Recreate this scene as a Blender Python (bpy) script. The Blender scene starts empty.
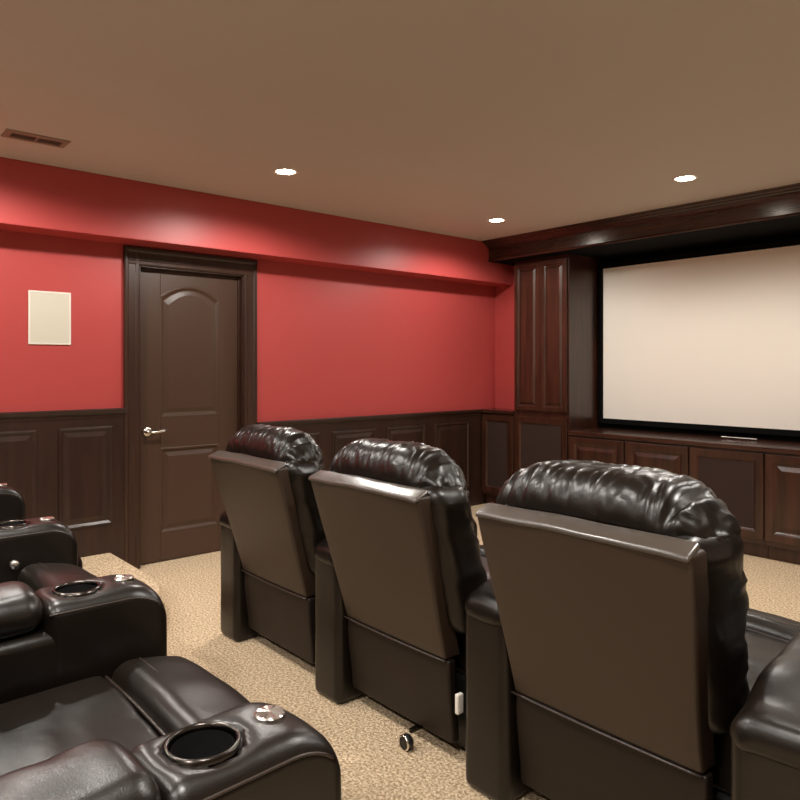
import bpy, bmesh, math
from mathutils import Vector, Matrix, noise
SC = bpy.context.scene
COL = SC.collection
PI = math.pi

# ------------------------------------------------------------------ camera
cam_d = bpy.data.cameras.new('camera'); cam = bpy.data.objects.new('camera', cam_d); COL.objects.link(cam)
cam_d.sensor_width = 36; cam_d.lens = 698 / 800 * 36; cam_d.shift_y = -0.041; cam_d.clip_start = 0.02
cam.location = (0, 0, 1.30); cam.rotation_euler = (PI / 2, 0, math.radians(48.9))
SC.camera = cam
# ------------------------------------------------------------------ world, exposure
w = bpy.data.worlds.new('world'); SC.world = w; w.use_nodes = True
w.node_tree.nodes['Background'].inputs[0].default_value = (0.9, 0.85, 0.8, 1)
w.node_tree.nodes['Background'].inputs[1].default_value = 0.05
SC.view_settings.view_transform = 'Standard'; SC.view_settings.look = 'None'
SC.view_settings.gamma = 1; SC.view_settings.use_curve_mapping = False
SC.view_settings.exposure = 1.15
# recessed ceiling cans: (x, y, power, cone in degrees)
CANS = [(-3.56, 0.62, 42, 167), (-3.50, 2.17, 44, 167), (-3.585, 4.12, 35, 165), (-2.04, 4.06, 30, 156), (-0.5, 4.1, 34, 156),
        (-2.04, 0.45, 56, 136), (-0.5, 2.2, 62, 136), (-0.45, 0.3, 60, 136), (-3.56, -0.95, 38, 150), (-2.04, -0.95, 50, 140), (-0.5, -0.95, 50, 140)]
for i, (x, y, p, cone) in enumerate(CANS):
    l = bpy.data.lights.new('can_lamp', 'SPOT'); l.energy = p; l.color = (1, 0.96, 0.90)
    l.spot_size = math.radians(cone); l.spot_blend = 0.4; l.shadow_soft_size = 0.05
    o = bpy.data.objects.new('can_lamp', l); COL.objects.link(o); o.location = (x, y, 2.425)

# ------------------------------------------------------------------ materials
MATS = {}
def mat(name, col, rough=0.5, metal=0.0, spec=0.5, bump=None, vary=None, grain=None, coat=0.0, emit=None):
    """vary=(scale, colour2, contrast)  grain=(axis scales, colour2)  bump=(scale, strength, distance)"""
    if name in MATS: return MATS[name]
    m = bpy.data.materials.new(name); m.use_nodes = True; nt = m.node_tree; N = nt.nodes; L = nt.links
    b = N['Principled BSDF']
    b.inputs['Base Color'].default_value = (*col, 1); b.inputs['Roughness'].default_value = rough
    b.inputs['Metallic'].default_value = metal; b.inputs['Specular IOR Level'].default_value = spec
    b.inputs['Coat Weight'].default_value = coat; b.inputs['Coat Roughness'].default_value = 0.18
    tc = N.new('ShaderNodeTexCoord')
    if emit:
        b.inputs['Emission Color'].default_value = (*emit[0], 1); b.inputs['Emission Strength'].default_value = emit[1]
    if vary or grain:
        n = N.new('ShaderNodeTexNoise'); mp = N.new('ShaderNodeMapping'); r = N.new('ShaderNodeValToRGB')
        L.new(tc.outputs['Object'], mp.inputs['Vector']); L.new(mp.outputs[0], n.inputs['Vector'])
        L.new(n.outputs['Fac'], r.inputs[0]); L.new(r.outputs[0], b.inputs['Base Color'])
        if grain:
            mp.inputs['Scale'].default_value = grain[0]; n.inputs['Scale'].default_value = 1; n.inputs['Detail'].default_value = 6
            n.inputs['Distortion'].default_value = 0.6; c2 = grain[1]; lo, hi = 0.35, 0.68
        else:
            n.inputs['Scale'].default_value = vary[0]; n.inputs['Detail'].default_value = 3; c2 = vary[1]
            lo, hi = 0.5 - vary[2], 0.5 + vary[2]
        r.color_ramp.elements[0].position = lo; r.color_ramp.elements[0].color = (*c2, 1)
        r.color_ramp.elements[1].position = hi; r.color_ramp.elements[1].color = (*col, 1)
    if bump:
        prev = None
        for (s, st, d) in bump:
            n2 = N.new('ShaderNodeTexNoise'); n2.inputs['Scale'].default_value = s; n2.inputs['Detail'].default_value = 3
            L.new(tc.outputs['Object'], n2.inputs['Vector'])
            bp = N.new('ShaderNodeBump'); bp.inputs['Strength'].default_value = st; bp.inputs['Distance'].default_value = d
            L.new(n2.outputs['Fac'], bp.inputs['Height'])
            if prev: L.new(prev.outputs[0], bp.inputs['Normal'])
            prev = bp
        L.new(prev.outputs[0], b.inputs['Normal'])
    MATS[name] = m; return m

M_RED = mat('red_wall_paint', (0.44, 0.062, 0.058), 0.42, spec=0.4, bump=[(180, 0.08, 0.002)])
M_BEIGE = mat('beige_wall_paint', (0.52, 0.45, 0.37), 0.7)
M_CEIL = mat('taupe_ceiling_paint', (0.58, 0.515, 0.46), 0.75, spec=0.2, bump=[(150, 0.1, 0.002)])
M_CARPET = mat('beige_carpet', (0.84, 0.68, 0.47), 0.95, spec=0.05, vary=(95, (0.40, 0.27, 0.16), 0.14), bump=[(130, 0.8, 0.012)])
M_WOOD = mat('espresso_wood', (0.062, 0.021, 0.011), 0.3, spec=0.5, grain=((26, 26, 2.2), (0.026, 0.009, 0.005)), coat=0.25)
M_WOODH = mat('espresso_wood_horizontal', (0.062, 0.021, 0.011), 0.26, spec=0.5, grain=((2.2, 26, 26), (0.028, 0.010, 0.006)), coat=0.35)
M_WAIN = mat('wainscot_wood', (0.036, 0.015, 0.009), 0.36, spec=0.5, grain=((22, 22, 2), (0.022, 0.009, 0.006)), coat=0.1)
M_DOOR = mat('door_brown_paint', (0.062, 0.031, 0.0185), 0.42, spec=0.45)
M_CASE = mat('casing_wood', (0.045, 0.019, 0.011), 0.35, spec=0.5, grain=((22, 22, 2), (0.030, 0.012, 0.007)))
M_BLACK = mat('black_velvet', (0.004, 0.004, 0.004), 0.9, spec=0.1)
M_GRILLE = mat('speaker_cloth', (0.040, 0.024, 0.020), 0.85, spec=0.15, bump=[(600, 0.3, 0.001)])
M_SCREEN = mat('screen_fabric', (0.90, 0.84, 0.76), 0.8, spec=0.1)
M_WHITE = mat('white_plastic', (0.78, 0.74, 0.66), 0.5)
M_WGRILLE = mat('white_speaker_mesh', (0.62, 0.58, 0.48), 0.7, bump=[(700, 0.4, 0.001)])
M_CHROME = mat('brushed_nickel', (0.75, 0.72, 0.68), 0.22, metal=1)
M_DARKMETAL = mat('dark_chrome', (0.07, 0.062, 0.056), 0.22, metal=1)
M_LEATHER = mat('dark_leather', (0.0062, 0.0038, 0.0024), 0.33, spec=0.47, bump=[(420, 0.2, 0.0012), (34, 0.12, 0.003), (9, 0.18, 0.012)])
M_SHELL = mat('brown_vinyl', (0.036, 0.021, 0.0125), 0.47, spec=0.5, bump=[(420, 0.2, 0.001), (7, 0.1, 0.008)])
M_LIP_SHEEN = mat('sheen_lip_vinyl', (0.060, 0.047, 0.038), 0.34, spec=0.7, bump=[(420, 0.2, 0.001), (12, 0.15, 0.008)], coat=0.3)  # base colour lightened and greyed to paint in the sheen along the lip
M_SKIRT_SHADE = mat('shaded_skirt_vinyl', (0.012, 0.0068, 0.004), 0.5, spec=0.35, bump=[(420, 0.2, 0.001), (7, 0.1, 0.008)])  # darker than the shell: shadow on the lower back put into the colour
M_PIPE = mat('leather_piping', (0.030, 0.020, 0.015), 0.35, spec=0.6)
M_VENT = mat('vent_taupe_metal', (0.27, 0.19, 0.14), 0.5)
M_VDARK = mat('vent_dark', (0.012, 0.008, 0.006), 0.8)
M_BULB = mat('lit_bulb', (1, 1, 1), 0.5, emit=((1, 0.9, 0.75), 30))
M_RING = mat('light_trim', (0.75, 0.70, 0.62), 0.35)
M_RUBBER = mat('black_rubber', (0.01, 0.01, 0.01), 0.4)

# ------------------------------------------------------------------ helpers
def link(name, bm, m, parent=None, smooth=False, bevel=0, seg=2):
    bmesh.ops.recalc_face_normals(bm, faces=bm.faces[:])
    me = bpy.data.meshes.new(name); bm.to_mesh(me); bm.free()
    if smooth: me.polygons.foreach_set('use_smooth', [True] * len(me.polygons))
    me.materials.append(m)
    o = bpy.data.objects.new(name, me); COL.objects.link(o)
    if bevel:
        md = o.modifiers.new('bevel', 'BEVEL'); md.width = bevel; md.segments = seg; md.limit_method = 'ANGLE'; md.angle_limit = math.radians(40)
    if parent: o.parent = parent
    return o
def thing(name, label, cat, loc=(0, 0, 0), rz=0, group=None):
    o = bpy.data.objects.new(name, None); COL.objects.link(o); o.empty_display_size = 0.1
    o.location = loc; o.rotation_euler = (0, 0, rz); o['label'] = label; o['category'] = cat
    if group: o['group'] = group
    return o
def tag(o, label, cat, group=None):
    o['label'] = label; o['category'] = cat
    if group: o['group'] = group
    return o
def struct(o, label, cat):
    o['kind'] = 'structure'; o['label'] = label; o['category'] = cat; return o
def box(bm, x0, x1, y0, y1, z0, z1):
    v = [bm.verts.new(p) for p in ((x0, y0, z0), (x1, y0, z0), (x1, y1, z0), (x0, y1, z0), (x0, y0, z1), (x1, y0, z1), (x1, y1, z1), (x0, y1, z1))]
    for f in ((0, 3, 2, 1), (4, 5, 6, 7), (0, 1, 5, 4), (1, 2, 6, 5), (2, 3, 7, 6), (3, 0, 4, 7)): bm.faces.new([v[i] for i in f])
def bxo(name, b, m, parent=None, bevel=0):
    bm = bmesh.new(); box(bm, *b); return link(name, bm, m, parent, bevel=bevel)
def prism(bm, prof, a0, a1, f):
    """extrude closed profile [(p,q)] from a0 to a1, f(a,p,q)->xyz"""
    A = [bm.verts.new(f(a0, p, q)) for p, q in prof]; B = [bm.verts.new(f(a1, p, q)) for p, q in prof]
    n = len(prof)
    for i in range(n): bm.faces.new((A[i], A[(i + 1) % n], B[(i + 1) % n], B[i]))
    bm.faces.new(A[::-1]); bm.faces.new(B)
def rings(bm, u0, u1, v0, v1, prof, f, arch=0, cap=True, seg=1):
    """nested rectangles at (inset, height) mapped by f(u,v,n)"""
    prev = None
    for ins, n in prof:
        a, b, c, d = u0 + ins, u1 - ins, v0 + ins, v1 - ins
        pts = [(a, c), (b, c)]
        for k in range(seg + 1):
            s = k / seg
            pts.append((b + (a - b) * s, d + arch * (1 - (2 * s - 1) ** 2)))
        cur = [bm.verts.new(f(u, v, n)) for u, v in pts]
        if prev:
            for i in range(len(cur)): j = (i + 1) % len(cur); bm.faces.new((prev[i], prev[j], cur[j], cur[i]))
        prev = cur
    if cap: bm.faces.new(prev)
def lathe(bm, prof, n=32, c=(0, 0, 0), axis='z', jig=None):
    vs = []
    for k in range(n):
        a = 2 * PI * k / n; row = []
        for i, (r, h) in enumerate(prof):
            if jig: h = h + jig(k, i)
            p = (r * math.cos(a), r * math.sin(a), h)
            if axis == 'x': p = (p[2], p[0], p[1])
            if axis == 'y': p = (p[0], p[2], p[1])
            row.append(bm.verts.new((p[0] + c[0], p[1] + c[1], p[2] + c[2])))
        vs.append(row)
    for k in range(n):
        for i in range(len(prof) - 1):
            bm.faces.new((vs[k][i], vs[(k + 1) % n][i], vs[(k + 1) % n][i + 1], vs[k][i + 1]))
    bmesh.ops.remove_doubles(bm, verts=bm.verts[:], dist=1e-6)
def tube(bm, pts, r, n=8):
    P = [Vector(p) for p in pts]; prev = None; up = Vector((0.13, 0.31, 0.94))
    for i, p in enumerate(P):
        t = (P[min(i + 1, len(P) - 1)] - P[max(i - 1, 0)]).normalized()
        a = t.cross(up).normalized(); b = t.cross(a).normalized()
        cur = [bm.verts.new(p + r * (math.cos(2 * PI * k / n) * a + math.sin(2 * PI * k / n) * b)) for k in range(n)]
        if prev:
            for k in range(n): bm.faces.new((prev[k], prev[(k + 1) % n], cur[(k + 1) % n], cur[k]))
        else: bm.faces.new(cur[::-1])
        prev = cur
    bm.faces.new(prev)
def coords(lo, hi, r, step, k=5):
    c = [lo + r - r * math.tan(PI / 4 * i / k) for i in range(k, 0, -1)]
    n = max(1, int(round((hi - lo - 2 * r) / step))) if hi - lo - 2 * r > 1e-6 else 0
    if n: c += [lo + r + (hi - lo - 2 * r) * i / n for i in range(n + 1)]
    else: c += [(lo + hi) / 2]
    c += [hi - r + r * math.tan(PI / 4 * i / k) for i in range(1, k + 1)]
    return c
def rbox(bm, x0, x1, y0, y1, z0, z1, r, step=0.03, deform=None, k=4):
    """solid with all edges rounded by r; deform(Vector)->Vector"""
    r = min(r, (x1 - x0) / 2 - 1e-4, (y1 - y0) / 2 - 1e-4, (z1 - z0) / 2 - 1e-4)
    X, Y, Z = (coords(a, b, r, s, k) for a, b, s in zip((x0, y0, z0), (x1, y1, z1), step if isinstance(step, tuple) else (step,) * 3))
    nx, ny, nz = len(X) - 1, len(Y) - 1, len(Z) - 1
    cache = {}
    def V(i, j, l):
        if (i, j, l) in cache: return cache[(i, j, l)]
        q = Vector((X[i], Y[j], Z[l]))
        inn = Vector((min(max(q.x, x0 + r), x1 - r), min(max(q.y, y0 + r), y1 - r), min(max(q.z, z0 + r), z1 - r)))
        d = q - inn
        if d.length > 1e-9: q = inn + d.normalized() * r
        if deform: q = deform(q)
        v = bm.verts.new(q); cache[(i, j, l)] = v; return v
    for i in range(nx):
        for j in range(ny):
            bm.faces.new((V(i, j, 0), V(i, j + 1, 0), V(i + 1, j + 1, 0), V(i + 1, j, 0)))
            bm.faces.new((V(i, j, nz), V(i + 1, j, nz), V(i + 1, j + 1, nz), V(i, j + 1, nz)))
    for i in range(nx):
        for l in range(nz):
            bm.faces.new((V(i, 0, l), V(i + 1, 0, l), V(i + 1, 0, l + 1), V(i, 0, l + 1)))
            bm.faces.new((V(i, ny, l), V(i, ny, l + 1), V(i + 1, ny, l + 1), V(i + 1, ny, l)))
    for j in range(ny):
        for l in range(nz):
            bm.faces.new((V(0, j, l), V(0, j, l + 1), V(0, j + 1, l + 1), V(0, j + 1, l)))
            bm.faces.new((V(nx, j, l), V(nx, j + 1, l), V(nx, j + 1, l + 1), V(nx, j, l + 1)))
def copy_tree(o, parent=None):
    c = o.copy(); COL.objects.link(c)
    if parent: c.parent = parent
    for ch in list(o.children):
        copy_tree(ch, c)
    return c
def sstep(a, b, x):
    t = min(max((x - a) / (b - a), 0), 1); return t * t * (3 - 2 * t)
def gauss(x, s): return math.exp(-(x / s) ** 2)

# ------------------------------------------------------------------ room shell
XL, XR, YB, YF, ZC = -4.5, 0.95, -1.7, 5.15, 2.44
PH = 0.14
struct(bxo('floor', (XL - .1, XR + .1, YB - .1, 5.6, -0.1, 0), M_CARPET), 'beige speckled carpet floor in front of the seats and by the door', 'floor')
struct(bxo('ceiling', (XL - .1, XR + .1, YB - .1, 5.6, ZC, ZC + .1), M_CEIL), 'smooth taupe ceiling with recessed lights', 'ceiling')
# left wall with the door opening cut out
DY0, DY1, DZ = 1.69, 2.44, 1.958
bm = bmesh.new()
box(bm, XL - .12, XL, YB, DY0, 0, ZC); box(bm, XL - .12, XL, DY1, YF, 0, ZC); box(bm, XL - .12, XL, DY0, DY1, DZ, ZC)
struct(link('wall_left', bm, M_RED), 'red painted left wall around the brown door', 'wall')
bm = bmesh.new(); box(bm, XL - .12, -4.09, YF, YF + .1, 0, ZC)
struct(link('wall_front', bm, M_RED), 'narrow red wall strip beside the tall cabinet', 'wall')
struct(bxo('wall_right', (XR, XR + .1, YB, 5.55, 0, ZC), M_BEIGE), 'plain beige right wall out of view', 'wall')
struct(bxo('wall_back', (XL - .12, XR + .1, YB - .1, YB, 0, ZC), M_BEIGE), 'plain beige back wall out of view', 'wall')
struct(bxo('trim_1', (XL, -4.27, YB, YF, 2.08, ZC), M_RED, bevel=0.004), 'red boxed soffit running along the top of the left wall', 'soffit')
# carpeted seating platform with curved front edge
edge = [(XR, 0.95), (-1.2, 0.95), (-2.0, 0.97), (-2.45, 1.02), (-2.85, 1.13), (-3.2, 1.28), (-3.45, 1.41), (-3.65, 1.49), (-3.85, 1.515), (XL, 1.515)]
bm = bmesh.new(); prof = [(XL, YB), (XR, YB)] + edge
prism(bm, prof, 0, PH, lambda a, p, q: (p, q, a))
struct(link('trim_2', bm, M_CARPET, bevel=0.018, seg=3), 'beige carpeted platform under the back row of recliners', 'platform')
# black recess behind the screen
bm = bmesh.new(); box(bm, -4.09, XR, 5.42, 5.5, 0, ZC)
struct(link('trim_3', bm, M_BLACK), 'black recess wall behind the projection screen', 'wall')

# ------------------------------------------------------------------ wainscot on the left wall
WT = 0.018
def F_left(off=0, z=0): return lambda u, v, n: (XL + off + n, u, v + z)
PANEL = [(0, 0), (0.003, 0.009), (0.012, 0.012), (0.02, 0.006), (0.026, 0.0015), (0.034, 0.002), (0.06, 0.008)]
def wainscot(name, label, y0, y1, base, panels):
    root = struct(bxo(name, (XL, XL + WT, y0, y1, 0, base + 0.88), M_WAIN), label, 'wainscot')
    for a, b in panels:
        bm = bmesh.new(); rings(bm, a, b, base + 0.18, base + 0.795, PANEL, F_left(WT))
        link('raised_panel', bm, M_WAIN, root)
    bm = bmesh.new()
    pr = [(0, 0.845), (WT + .004, 0.845), (WT + .006, 0.865), (WT + .016, 0.875), (WT + .022, 0.885), (WT + .022, 0.897), (WT + .016, 0.902), (0, 0.902)]
    prism(bm, pr, y0, y1, lambda a, p, q: (XL + p, a, q + base))
    link('cap_rail', bm, M_WAIN, root, bevel=0.0015)
    return root
wainscot('trim_4', 'dark wood wainscot on the platform left of the door', YB, 1.602, PH,
         [(1.203 - .432 * k, 1.518 - .432 * k) for k in range(6)])
wainscot('trim_5', 'dark wood wainscot between the door and the cabinets', 2.54, 5.148, 0,
         [(4.32 - .56 * k, 4.76 - .56 * k) for k in range(4)])

struct(bxo('trim_7', (XR - WT, XR, YB + .02, 4.94, 0, .90), M_WAIN), 'dark wood wainscot on the right wall out of view', 'wainscot')
struct(bxo('trim_8', (XL + .03, XR - .02, YB, YB + WT, 0, 1.04), M_WAIN), 'dark wood wainscot on the back wall out of view', 'wainscot')

# ------------------------------------------------------------------ door
XD = XL - 0.055
dr = bpy.data.objects.new('door_1', None); COL.objects.link(dr); dr.location = (XL, 2.06, 0)
struct(dr, 'dark brown two-panel door with arched upper panel', 'door')
def dparent(o):
    o.parent = dr; o.matrix_parent_inverse = Matrix.Translation((-XL, -2.06, 0)); return o
bm = bmesh.new(); y0, y1, z0, z1 = DY0 + .012, DY1 - .012, 0.008, DZ - .014
def F_door(u, v, n): return (XD + n, u, v)
box(bm, XD - .04, XD - .012, y0, y1, z0, z1)
# stiles and rails
for b in ((y0, y0 + .152, z0, z1), (y1 - .152, y1, z0, z1), (y0 + .152, y1 - .152, z0, 0.19), (y0 + .152, y1 - .152, .76, .965)):
    box(bm, XD - .013, XD, b[0], b[1], b[2], b[3])
# top rail with arched underside
a, b_ = y0 + .152, y1 - .152
pr = [(a, z1), (a, 1.775)] + [(a + (b_ - a) * s / 16, 1.775 + .075 * (1 - (s / 8 - 1) ** 2)) for s in range(1, 16)] + [(b_, 1.775), (b_, z1)]
prism(bm, pr, XD - .013, XD, lambda n, p, q: (n, p, q))
dparent(link('door_slab', bm, M_DOOR, bevel=0.003))
PD = [(-.002, 0), (.004, .003), (.012, .001), (.022, -.009), (.030, -.011), (.058, -.003)]
for v0, v1, ar in ((.19, .76, 0), (.965, 1.775, .075)):
    bm = bmesh.new(); rings(bm, a, b_, v0, v1, PD, F_door, arch=ar, seg=16 if ar else 1)
    dparent(link('door_panel', bm, M_DOOR))
bm = bmesh.new()
box(bm, XL - .12, XL + .002, DY0 - .002, DY0 + .010, 0, DZ); box(bm, XL - .12, XL + .002, DY1 - .010, DY1 + .002, 0, DZ)
box(bm, XL - .12, XL + .002, DY0, DY1, DZ - .010, DZ + .002)
box(bm, XD + .001, XD + .013, DY0 + .01, DY0 + .022, 0, DZ - .01); box(bm, XD + .001, XD + .013, DY1 - .022, DY1 - .01, 0, DZ - .01); box(bm, XD + .001, XD + .013, DY0 + .01, DY1 - .01, DZ - .024, DZ - .01)
dparent(link('door_jamb', bm, M_CASE, bevel=0.001))
CP = [(0, 0), (0, .012), (.006, .016), (.02, .017), (.028, .012), (.07, .014), (.078, .022), (.09, .024), (.098, .022), (.098, 0)]
bm = bmesh.new()
prism(bm, CP, 0, 2.045, lambda z, p, q: (XL + q, DY0 - p, z)); prism(bm, CP, 0, 2.045, lambda z, p, q: (XL + q, DY1 + p, z))
prism(bm, [(p * 1.15, q) for p, q in CP], DY0 - .098, DY1 + .098, lambda y, p, q: (XL + q + .001, y, DZ + p))
dparent(link('door_casing', bm, M_CASE))
h = bmesh.new(); HY, HZ = 1.765, .876
lathe(h, [(0, 0), (.031, 0), (.031, .005), (.026, .010), (.012, .012), (.010, .042), (0, .042)], 28, (XD, HY, HZ), 'x')
tube(h, [(XD + .040, HY, HZ), (XD + .048, HY + .02, HZ - .002), (XD + .048, HY + .05, HZ - .004), (XD + .047, HY + .085, HZ + .003), (XD + .045, HY + .11, HZ + .008)], .0085, 12)
dparent(link('door_handle', h, M_CHROME, smooth=True))

# ------------------------------------------------------------------ header, crown and cabinets on the screen wall
hd = bxo('trim_6', (-4.27, XR, 4.80, 5.42, 2.265, ZC), M_WOODH)
struct(hd, 'dark glossy wood header running above the screen', 'header')
bm = bmesh.new()
cr = [(4.80, 2.378), (4.786, 2.378), (4.784, 2.388), (4.776, 2.391), (4.772, 2.400), (4.760, 2.404), (4.752, 2.414), (4.735, 2.418), (4.728, 2.428), (4.706, 2.431), (4.700, 2.436), (4.700, 2.44), (4.80, 2.44)]
prism(bm, cr, -4.27, XR, lambda a, p, q: (a, p, q)); link('crown_moulding', bm, M_WOODH, hd)
bm = bmesh.new(); prism(bm, [(4.80, 2.262), (4.793, 2.262), (4.790, 2.270), (4.794, 2.278), (4.80, 2.280)], -4.27, XR, lambda a, p, q: (a, p, q)); link('bead', bm, M_WOODH, hd)
bxo('underside', (-4.27, XR, 4.81, 5.42, 2.262, 2.2649), M_BLACK, hd)

DOORP = [(0, 0), (0, .016), (.003, .019), (.050, .019), (.054, .016), (.060, .010), (.068, .007), (.074, .007), (.100, .015), (.104, .016)]
def cab_door(parent, x0, x1, yf, z0, z1, grille=False):
    q = .72 if x1 - x0 < .32 else 1
    bm = bmesh.new(); f = lambda u, v, n: (u, yf - n, v)
    pr = [(a * q, b) for a, b in (DOORP[:7] if grille else DOORP)]
    rings(bm, x0, x1, z0, z1, pr, f, cap=not grille)
    d = link('door', bm, M_WOOD, parent)
    if grille:
        bm = bmesh.new(); rings(bm, x0 + .064 * q, x1 - .064 * q, z0 + .064 * q, z1 - .064 * q, [(0, .004), (.001, .009)], f)
        g = link('grille', bm, M_GRILLE, d); g['label'] = 'dark speaker cloth panel'
    return d
# corner cabinet
def cabinet(name, label, cat, x0, x1, yf, z0, z1, yb, doors, group=None, toe=0.09):
    cx = (x0 + x1) / 2
    t = thing(name, label, cat, (cx, yf, 0), 0, group)
    bm = bmesh.new(); box(bm, x0 - cx, x1 - cx, 0, yb - yf, z0, z1); link('body', bm, M_WOOD, t, bevel=.0015)
    if toe: bxo('toe_kick', (x0 - cx + .001, x1 - cx - .001, .05, yb - yf - .01, 0, z0), M_WOOD, t)
    for (a, b, c, d, g) in doors: cab_door(t, a - cx, b - cx, 0, c, d, g)
    return t
cabinet('corner_cabinet', 'low dark cabinet with a speaker cloth door in the room corner', 'cabinet', -4.480, -4.092, 4.945, .10, .872, YF - .002, [(-4.47, -4.10, .13, .855, True)])
bxo_c = bxo('cabinet_top', (-4.474, -4.092, 4.915, YF - .002, .874, .902), M_WOODH, bevel=.004); tag(bxo_c, 'dark wood top board on the low corner cabinet', 'worktop')
def tower(x0, x1, label):
    m = (x0 + x1) / 2
    return cabinet('tall_cabinet', label, 'cabinet', x0, x1, 4.95, .10, 2.261, 5.418,
        [(x0 + .008, m - .003, .915, 2.225, False), (m + .003, x1 - .012, .915, 2.225, False), (x0 + .012, x1 - .012, .13, .86, True)], 'tall cabinets flanking the screen')
t1 = tower(-4.088, -3.502, 'tall dark wood cabinet left of the screen with two narrow upper doors')
t2 = tower(-.878, -.292, 'tall dark wood cabinet at the right end of the screen wall')
W5 = (3.498 - .882) / 5
base_l = ['low cabinet with raised panel door, directly beside the tall cabinet', 'low cabinet with raised panel door, second from the tall cabinet',
          'low cabinet with a speaker cloth door under the middle of the screen', 'low cabinet with reddish raised panel door at the right edge of the photo', 'low cabinet with raised panel door under the far right end of the screen']
for i in range(5):
    a = -3.498 + W5 * i
    cabinet('base_cabinet', base_l[i], 'cabinet', a + .001, a + W5 - .001, 4.95, .10, .728, 5.418,
            [(a + .005, a + W5 - .005, .135, .715, i == 2)], 'low cabinets in a row under the screen')
ct = bxo('countertop', (-3.499, -.881, 4.925, 5.418, .731, .766), M_WOODH, bevel=.005); tag(ct, 'dark wood countertop running under the projection screen', 'countertop')

# screen
SX0, SX1, SZ0, SZ1 = -3.45, -.93, .852, 2.165
sc = thing('projection_screen', 'large blank cream projection screen in a black frame', 'screen', ((SX0 + SX1) / 2, 5.40, SZ0))
cx = (SX0 + SX1) / 2
bxo('screen_surface', (SX0 - cx - .005, SX1 - cx + .005, -.02, -.012, -.005, SZ1 - SZ0 + .005), M_SCREEN, sc)
bm = bmesh.new(); hw = (SX1 - SX0) / 2; hh = SZ1 - SZ0; e = .045
box(bm, -hw - e, -hw, -.035, .015, -e, hh + e); box(bm, hw, hw + e, -.035, .015, -e, hh + e); box(bm, -hw, hw, -.035, .015, -e, 0); box(bm, -hw, hw, -.035, .015, hh, hh + e)
link('frame', bm, M_BLACK, sc, bevel=.003)
# slim silver bar on the counter below the screen
t = thing('sensor_bar', 'slim silver bar lying on the counter below the screen', 'bar', (-2.23, 5.25, .766))
bm = bmesh.new(); rbox(bm, -.13, .13, -.008, .008, .010, .018, .004, .05, k=2); link('bar', bm, M_CHROME, t, smooth=True)
bm = bmesh.new(); box(bm, -.075, -.055, -.012, .012, 0, .011); link('foot', bm, M_DARKMETAL, t, bevel=.002)
bxo('foot', (.055, .075, -.012, .012, 0, .011), M_DARKMETAL, t, bevel=.002)

# ------------------------------------------------------------------ wall and ceiling fittings
t = thing('wall_speaker', 'white rectangular in-wall speaker on the red wall left of the door', 'speaker', (XL, 1.16, 1.592))
bm = bmesh.new(); rings(bm, -.117, .117, -.158, .158, [(0, 0), (0, .006), (.002, .008), (.010, .008), (.011, .004)], lambda u, v, n: (n, u, v), cap=False); link('frame', bm, M_WHITE, t)
bm = bmesh.new(); rings(bm, -.107, .107, -.148, .148, [(0, 0), (0, .005), (.003, .006)], lambda u, v, n: (n, u, v)); link('grille', bm, M_WGRILLE, t)

t = thing('ceiling_vent', 'taupe rectangular air vent in the ceiling above the left wall', 'vent', (-3.81, .92, ZC))
bm = bmesh.new()
rings(bm, -.068, .068, -.145, .145, [(0, 0), (.003, -.006), (.030, -.008), (.032, -.003)], lambda u, v, n: (u, v, n), cap=False)
box(bm, -.04, .04, -.006, .006, -.008, -.001); link('frame', bm, M_VENT, t)
bxo('backing', (-.040, .040, -.115, .115, -.003, -.0005), M_VDARK, t)
bm = bmesh.new()
for k in range(22):
    y = -.112 + k * .0104
    if abs(y) > .010: prism(bm, [(y, -.007), (y + .002, -.007), (y + .005, -.002), (y + .003, -.002)], -.038, .038, lambda a, p, q: (a, p, q))
link('louvres', bm, M_VENT, t)

first = None
names = {(-3.56, .62): 'round recessed ceiling light beside the air vent', (-3.50, 2.17): 'lit round recessed ceiling light in front of the door, leftmost seen',
         (-3.585, 4.12): 'lit round recessed ceiling light near the tall cabinet corner', (-2.04, 4.06): 'lit round recessed ceiling light in front of the middle of the screen',
         (-.5, 4.1): 'round recessed ceiling light at the right end of the screen', (-2.04, .45): 'round recessed ceiling light above the middle of the back row',
         (-.5, 2.2): 'round recessed ceiling light above the right end of the front row', (-.45, .3): 'round recessed ceiling light above the right end of the back row',
         (-3.56, -.95): 'round recessed ceiling light by the back wall, left one', (-2.04, -.95): 'round recessed ceiling light by the back wall, middle one', (-.5, -.95): 'round recessed ceiling light by the back wall, right one'}
for (x, y, p, cone) in CANS:
    if first is None:
        t = first = thing('recessed_light', '', 'light', (x, y, ZC), 0, 'recessed ceiling lights')
        bm = bmesh.new(); lathe(bm, [(.052, -.001), (.054, -.004), (.068, -.006), (.074, -.003), (.075, 0)], 40); link('trim_ring', bm, M_RING, t, smooth=True)
        bm = bmesh.new(); lathe(bm, [(0, -.008), (.02, -.0075), (.04, -.006), (.053, -.002)], 32); link('bulb', bm, M_BULB, t, smooth=True)
    else: t = copy_tree(first)
    t.location = (x, y, ZC); t['label'] = names[(x, y)]

# ------------------------------------------------------------------ recliners
SW = 0.317     # half seat width
def shx(z): return -.030 + .034 * min(max((z - .3) / .6, 0), 1.15)
def tilt(z): return -0.315 * (z - 0.34) if z > .34 else 0.0     # lean of the back

def nz(v, s, o=0): return noise.noise(Vector((v.x * s[0] + o, v.y * s[1], v.z * s[2])))
def ridge(v, s, o=0):
    a = abs(nz(v, s, o)); return (1 - min(a * 3.2, 1)) ** 2

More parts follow.
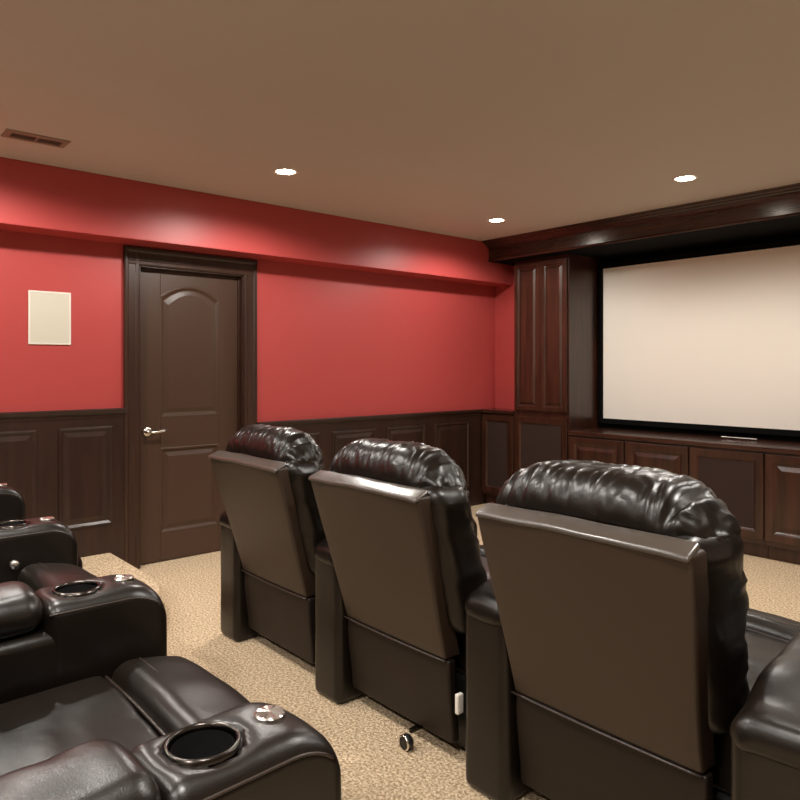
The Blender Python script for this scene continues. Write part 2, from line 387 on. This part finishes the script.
def back_shell(t):
    bm = bmesh.new()
    def d(v):
        z = v.z; f = 1 + 0.095 * sstep(.36, .92, z)
        v.x *= f
        v.y += tilt(z); v.x += shx(z)
        # flat panel bows slightly
        v.y -= .006 * (1 - (v.x / .32) ** 2)
        return v
    rbox(bm, -.283, .283, 0.0, .075, .345, .905, .012, (.05, .04, .04), d, k=3)
    s = link('back_shell', bm, M_SHELL, t, smooth=True)
    # overhanging lip along the top
    bm = bmesh.new()
    def dl(v):
        v.z += .004 * nz(v, (9, 9, 9)) + .42 * v.y - .006 * (abs(v.x) / .32) ** 3
        v.y += -.178; v.x += shx(.92)
        return v
    rbox(bm, -.306, .306, -.006, .05, .891, .907, .008, (.03, .02, .02), dl, k=3)
    link('back_lip', bm, M_LIP_SHEEN, t, smooth=True)
    bm = bmesh.new(); tube(bm, [(-.318 + .572 * i / 12, -.004 - .006 * (1 - (i / 6 - 1) ** 2), .343) for i in range(13)], .0035); link('piping', bm, M_PIPE, s, smooth=True)
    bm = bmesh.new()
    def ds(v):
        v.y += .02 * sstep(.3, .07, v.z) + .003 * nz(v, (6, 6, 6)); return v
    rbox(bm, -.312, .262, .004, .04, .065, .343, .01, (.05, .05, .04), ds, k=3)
    link('rear_skirt', bm, M_SKIRT_SHADE, t, smooth=True)

def back_cushion(t, slim=False):
    bm = bmesh.new()
    def d(v):
        z, x = v.z, v.x
        fr = (v.y + .02) / .17           # 0 back .. 1 front
        th = 1 + (-.05 if slim else .45) * sstep(.5, .9, z)
        v.y = v.y * th + tilt(z) + .06
        v.y += (.05 - (.03 * sstep(.5, .9, z) if slim else 0)) * sstep(0, 1, fr) * (1 - (x / .32) ** 4)
        # side wrinkles
        wr = ridge(Vector((x, v.y, z)), (5, 7, 13)) * .010 + .008 * nz(v, (8, 8, 10), 3)
        v.x += (1 if x > 0 else -1) * wr * sstep(.2, .3, abs(x)) + .6 * shx(z)
        v.y += wr * .6
        return v
    rbox(bm, -.318, .318, -.02, .155, .42, .93, .06, .018, d)
    link('back_cushion', bm, M_LEATHER, t, smooth=True)

def headrest(t, slim=False):
    bm = bmesh.new()
    def d(v):
        x, y, z = v.x, v.y, v.z
        e = abs(x) / .32
        v.x -= .012; e3 = e ** 3; zc = .93; k = 1 - .20 * sstep(.55, 1.0, e) ** 1.5
        v.z = zc + (z - zc) * k
        v.z -= .015 + .022 * e ** 4 + .030 * e3 * sstep(.93, 1.05, z);
        if slim: v.x *= .97
        v.y = (y * (.78 if slim and y > 0 else 1)) * (1 - .10 * sstep(.6, 1, e)) - .012
        if z < .93: v.y += .012
        # crown bulge
        p = Vector((x, y, z))
        top = sstep(.93, 1.03, z)
        cre = ridge(p, (15, 5, 4), 1.3) * .012 * (0.40 + .8 * sstep(.45, .9, e)) + ridge(p, (36, 11, 8), 5) * .007 * (.45 + .55 * e)
        g = gauss(abs(x) - .232, .006) * .011 + gauss(abs(x) - .285, .01) * .008 * sstep(-.02, .05, y)
        seam = gauss(y - .045, .005) * .008 * top
        n = Vector((0, y, (z - zc) * 1.2)); n.normalize()
        v += n * (-(cre * (.25 + .75 * max(top, sstep(-.02, .08, y)))) - g - seam + .006 * nz(p, (7, 7, 7), 2))
        if e > .8: v.x += (1 if x > 0 else -1) * (.012 * nz(p, (3, 22, 22), 4))
        return v
    rbox(bm, -.324, .324, -.112, .165 if not slim else .12, .845, 1.058, .100, (.0065, .012, .012), d, k=8)
    link('headrest', bm, M_LEATHER, t, smooth=True)

def seat(t):
    bm = bmesh.new()
    def d(v):
        x, y, z = v.x, v.y, v.z
        top = sstep(.38, .46, z)
        v.z += top * (.012 * (1 - (x / .32) ** 2) + .006 * nz(v, (5, 5, 5), 1) - .003 * ridge(v, (6, 9, 3), 7)) - top * .012 * sstep(.45, .1, y)
        return v
    rbox(bm, -.314, .314, .10, .637, .26, .481, .022, .02, d)
    s = link('seat_cushion', bm, M_LEATHER, t, smooth=True)
    bm = bmesh.new(); tube(bm, [(-.30 + .60 * i / 12, .637, .474 + .012 * (1 - (i / 6 - 1) ** 2)) for i in range(13)], .0032); link('piping', bm, M_PIPE, s, smooth=True)
    bm = bmesh.new()
    def f(v):
        x, y, z = v.x, v.y, v.z
        q = (y - .64) / .19
        top = sstep(.38, .47, z)
        v.z += top * (.014 * (1 - (x / .32) ** 2) - .035 * q * q) - top * gauss(y - .725, .004) * .004 + .004 * nz(v, (8, 8, 8), 3)
        v.y += .012 * (1 - (x / .32) ** 2) * q - .03 * sstep(.4, .12, z) * q
        return v
    rbox(bm, -.314, .314, .637, .83, .10, .508, .05, .016, f, k=6)
    fr = link('footrest', bm, M_LEATHER, t, smooth=True)
    bm = bmesh.new(); tube(bm, [(-.27 + .54 * i / 12, .70, .5055 + .012 * (1 - ((i / 6 - 1) * .85) ** 2)) for i in range(13)], .0022, 6); link('stitched_seam', bm, M_PIPE, fr, smooth=True)
    bxo('base', (-.30, .30, .10, .74, .015, .26), M_RUBBER, t, bevel=.01)

AF = .765
def arm_at(t, cx, cy, w, wrot=0, extra=0, rise=.02, back=0):
    '''arm whose cup holder stands at (cx, cy) in the room'''
    T = Matrix.Rotation(-t.rotation_euler.z, 3, 'Z'); p = T @ Vector((cx - t.location.x, cy - t.location.y, 0))
    rr = wrot - t.rotation_euler.z; o = Matrix.Rotation(rr, 3, 'Z') @ Vector((0, .575, 0))
    return arm(t, p.x - o.x, w, rr, extra, p.y - o.y, True, rise, back)
def arm(t, xc, w, rot=0, extra=0, yc=0, cup=True, rise=.02, back=0):
    """upholstered arm; extra widens the rear (wedge)"""
    R = Matrix.Rotation(rot, 3, 'Z')
    def place(v):
        k = extra * (1 - sstep(-.05, .9, v.y))
        if v.x > 0: v.x += k
        v = R @ Vector((v.x, v.y, v.z)); v.x += xc; v.y += yc; return v
    h = w / 2; top = .643; Rr = .10
    CY, KY = .575, .683
    def f(v):
        x, y, z = v.x, v.y, v.z
        if y > AF - Rr:
            q = (y - (AF - Rr)) / Rr; v.z -= (Rr - Rr * math.sqrt(max(0, 1 - min(q, 1) ** 2 * .98))) * sstep(.15, .60, z) * .9
        tp = sstep(.605, .638, z)
        if cup:
            rr = math.hypot(x, y - CY)
            if rr < .0515: v.z -= .10 * tp
            else: v.z -= .004 * gauss(rr - .055, .012) * tp
            v.z -= .006 * gauss(math.hypot(x, y - KY), .03) * tp
        v.z += .010 * tp * (1 - (x / h) ** 2) - .004 * tp
        s = (x / h)
        v.x += (.004 * nz(v, (6, 6, 6))) + s * .006 * (1 - ((z - .3) / .35) ** 2)
        if y < .52: v.y -= .004
        return place(v)
    bm = bmesh.new(); rbox(bm, -h, h, .492, AF, .02, top, .030, (.0065, .0065, .05), f, k=5)
    a = link('arm_front', bm, M_LEATHER, t, smooth=True)
    for s in (-1, 1):
        bm = bmesh.new(); pts = []
        for i in range(18):
            y = .495 + (AF - .030 - .495) * i / 17; z = top - .022
            if y > AF - Rr: q = (y - (AF - Rr)) / Rr; z -= (Rr - Rr * math.sqrt(max(0, 1 - q * q * .98))) * .9
            pts.append(place(Vector((s * (h + .0005 - .004 * sstep(AF - .03, AF, y)), y, z))))
        tube(bm, pts, .0024, 6)
        link('piping', bm, M_PIPE, a, smooth=True)
    # lower rear body and the padded rear top
    def g(v): 
        v.x *= 1 - .25 * sstep(.50, .60, v.y); v.x += .003 * nz(v, (5, 5, 5), 8); return place(v)
    bm = bmesh.new(); rbox(bm, -h - .002, h + .002, -.035 - back, .62, .0, .585, .03, (.04, .03, .04), g)
    link('arm_body', bm, M_LEATHER, t, smooth=True)
    def p(v):
        x, y, z = v.x, v.y, v.z
        v.z += .010 * (1 - (x / h) ** 2) * sstep(.60, .64, z) + .004 * nz(v, (9, 9, 9)) - .003 * ridge(v, (10, 10, 4), 2)
        v.z += rise * sstep(.05, .3, y) + min(rise, 0) * (1 - sstep(.05, .3, y)) - .03 * sstep(.08, -.05, y) * sstep(.5, .62, z)
        return place(v)
    bm = bmesh.new(); rbox(bm, -h - .004, h + .004, -.045 - back, .490, .562, .648, .041, .016, p, k=5)
    link('arm_pad', bm, M_LEATHER, t, smooth=True)
    if cup:
        c = place(Vector((0, CY, 0))); bm = bmesh.new()
        lathe(bm, [(0, .565), (.040, .566), (.044, .575), (.0445, .643), (.0455, .647), (.048, .649), (.0515, .6475), (.0535, .641)], 44, (c.x, c.y, 0))
        o = link('cup_holder', bm, M_DARKMETAL, a, smooth=True); o['label'] = 'dark round cup holder'
        bm = bmesh.new(); lathe(bm, [(0, .5685), (.0385, .5685), (.0425, .577), (.0430, .640)], 40, (c.x, c.y, 0)); link('liner', bm, M_RUBBER, o, smooth=True)
        k = place(Vector((0, KY, 0))); bm = bmesh.new()
        lathe(bm, [(0, .6515), (.020, .6505), (.0228, .648), (.0235, .640)], 24, (k.x, k.y, 0), jig=lambda q, i: .0009 * (q % 3 - 1) if i == 1 else 0)
        o = link('control_dial', bm, M_CHROME, a); o['label'] = 'round polished metal dial'
    return a

def make_recliner(label, group, slim=False):
    t = thing('theater_recliner', label, 'recliner', (0, 0, 0), 0, group)
    back_shell(t); back_cushion(t, slim); headrest(t, slim); seat(t)
    return t
gF, gB = 'front row of black leather recliners', 'back row of black leather recliners'
c3 = make_recliner('black leather recliner in the front row, nearest the camera, seen from behind', gF)
c2 = make_recliner('', gF, True); c1 = copy_tree(c2); bA = copy_tree(c3); bB = copy_tree(c3); bC = copy_tree(c3)
for o, x, y, z, r, lb, g in (
    (c3, -1.017, 1.605, 0, 0, None, gF),
    (c2, -1.842, 1.605, 0, 0, 'black leather recliner in the middle of the front row, seen from behind', gF),
    (c1, -2.655, 1.605, 0, 0, 'black leather recliner at the left end of the front row, closest to the door', gF),
    (bA, -1.312, -.120, PH, -.03, 'black leather recliner in the back row with two cup holder arms, lowest in the photo', gB),
    (bB, -2.148, -.055, PH, -.02, 'black leather recliner in the middle of the back row, second from the bottom', gB),
    (bC, -3.005, -.015, PH, -.01, 'black leather recliner in the back row nearest the left wall, cut by the photo edge', gB)):
    o.location = (x, y, z); o.rotation_euler = (0, 0, r)
    if lb: o['label'] = lb
    o['group'] = g
AW = .168
arm_at(bA, -.900, .426, AW, .05); arm_at(bA, -1.722, .502, AW, .0)
arm_at(bB, -2.565, .544, AW, .0); arm_at(bC, -3.44, .585, AW, 0)
arm_at(c3, -1.017 - .404, 2.18, AW, rise=-.02); arm_at(c2, -1.842 - .404, 2.18, AW, rise=-.02); arm_at(c1, -2.655 - .404, 2.18, AW, rise=-.02)
arm_at(c3, -.610, 2.10, AW, .115, .16, -.002, .09)
for par in (c2, c1):
    for ch in par.children:
        if ch.name.split('.')[0] in ('back_shell', 'rear_skirt', 'back_lip'): ch.scale = (.955, 1, 1); ch.location = (-.013, 0, 0)
for ch in bB.children:
    if ch.name.startswith('footrest'): ch.location = (0, -.06, .034)
# round recline button on the inner side of the middle back-row recliner's arm
bm = bmesh.new(); lathe(bm, [(0, .012), (.010, .012), (.014, .009), (.016, 0)], 24, (-SW - .012, .58, .535), 'x'); link('recline_button', bm, M_CHROME, bB, smooth=True)
# caster and power connector under the middle front recliner
bm = bmesh.new(); lathe(bm, [(0, -.014), (.021, -.014), (.026, -.007), (.026, .007), (.021, .014), (0, .014)], 28, (.068, -.028, .026), 'y')
c = link('caster', bm, M_RUBBER, c2, smooth=True)
bm = bmesh.new(); lathe(bm, [(.021, -.0155), (.0262, -.014), (.0262, -.011)], 28, (.068, -.028, .026), 'y'); link('rim', bm, M_CHROME, c, smooth=True)
bxo('bracket', (.062, .074, -.012, .06, .050, .066), M_DARKMETAL, c, bevel=.002)
bm = bmesh.new(); rbox(bm, .266, .282, .002, .030, .185, .250, .005, .02, k=2); o = link('power_connector', bm, M_WHITE, c2, smooth=True); o['label'] = 'small white connector box'
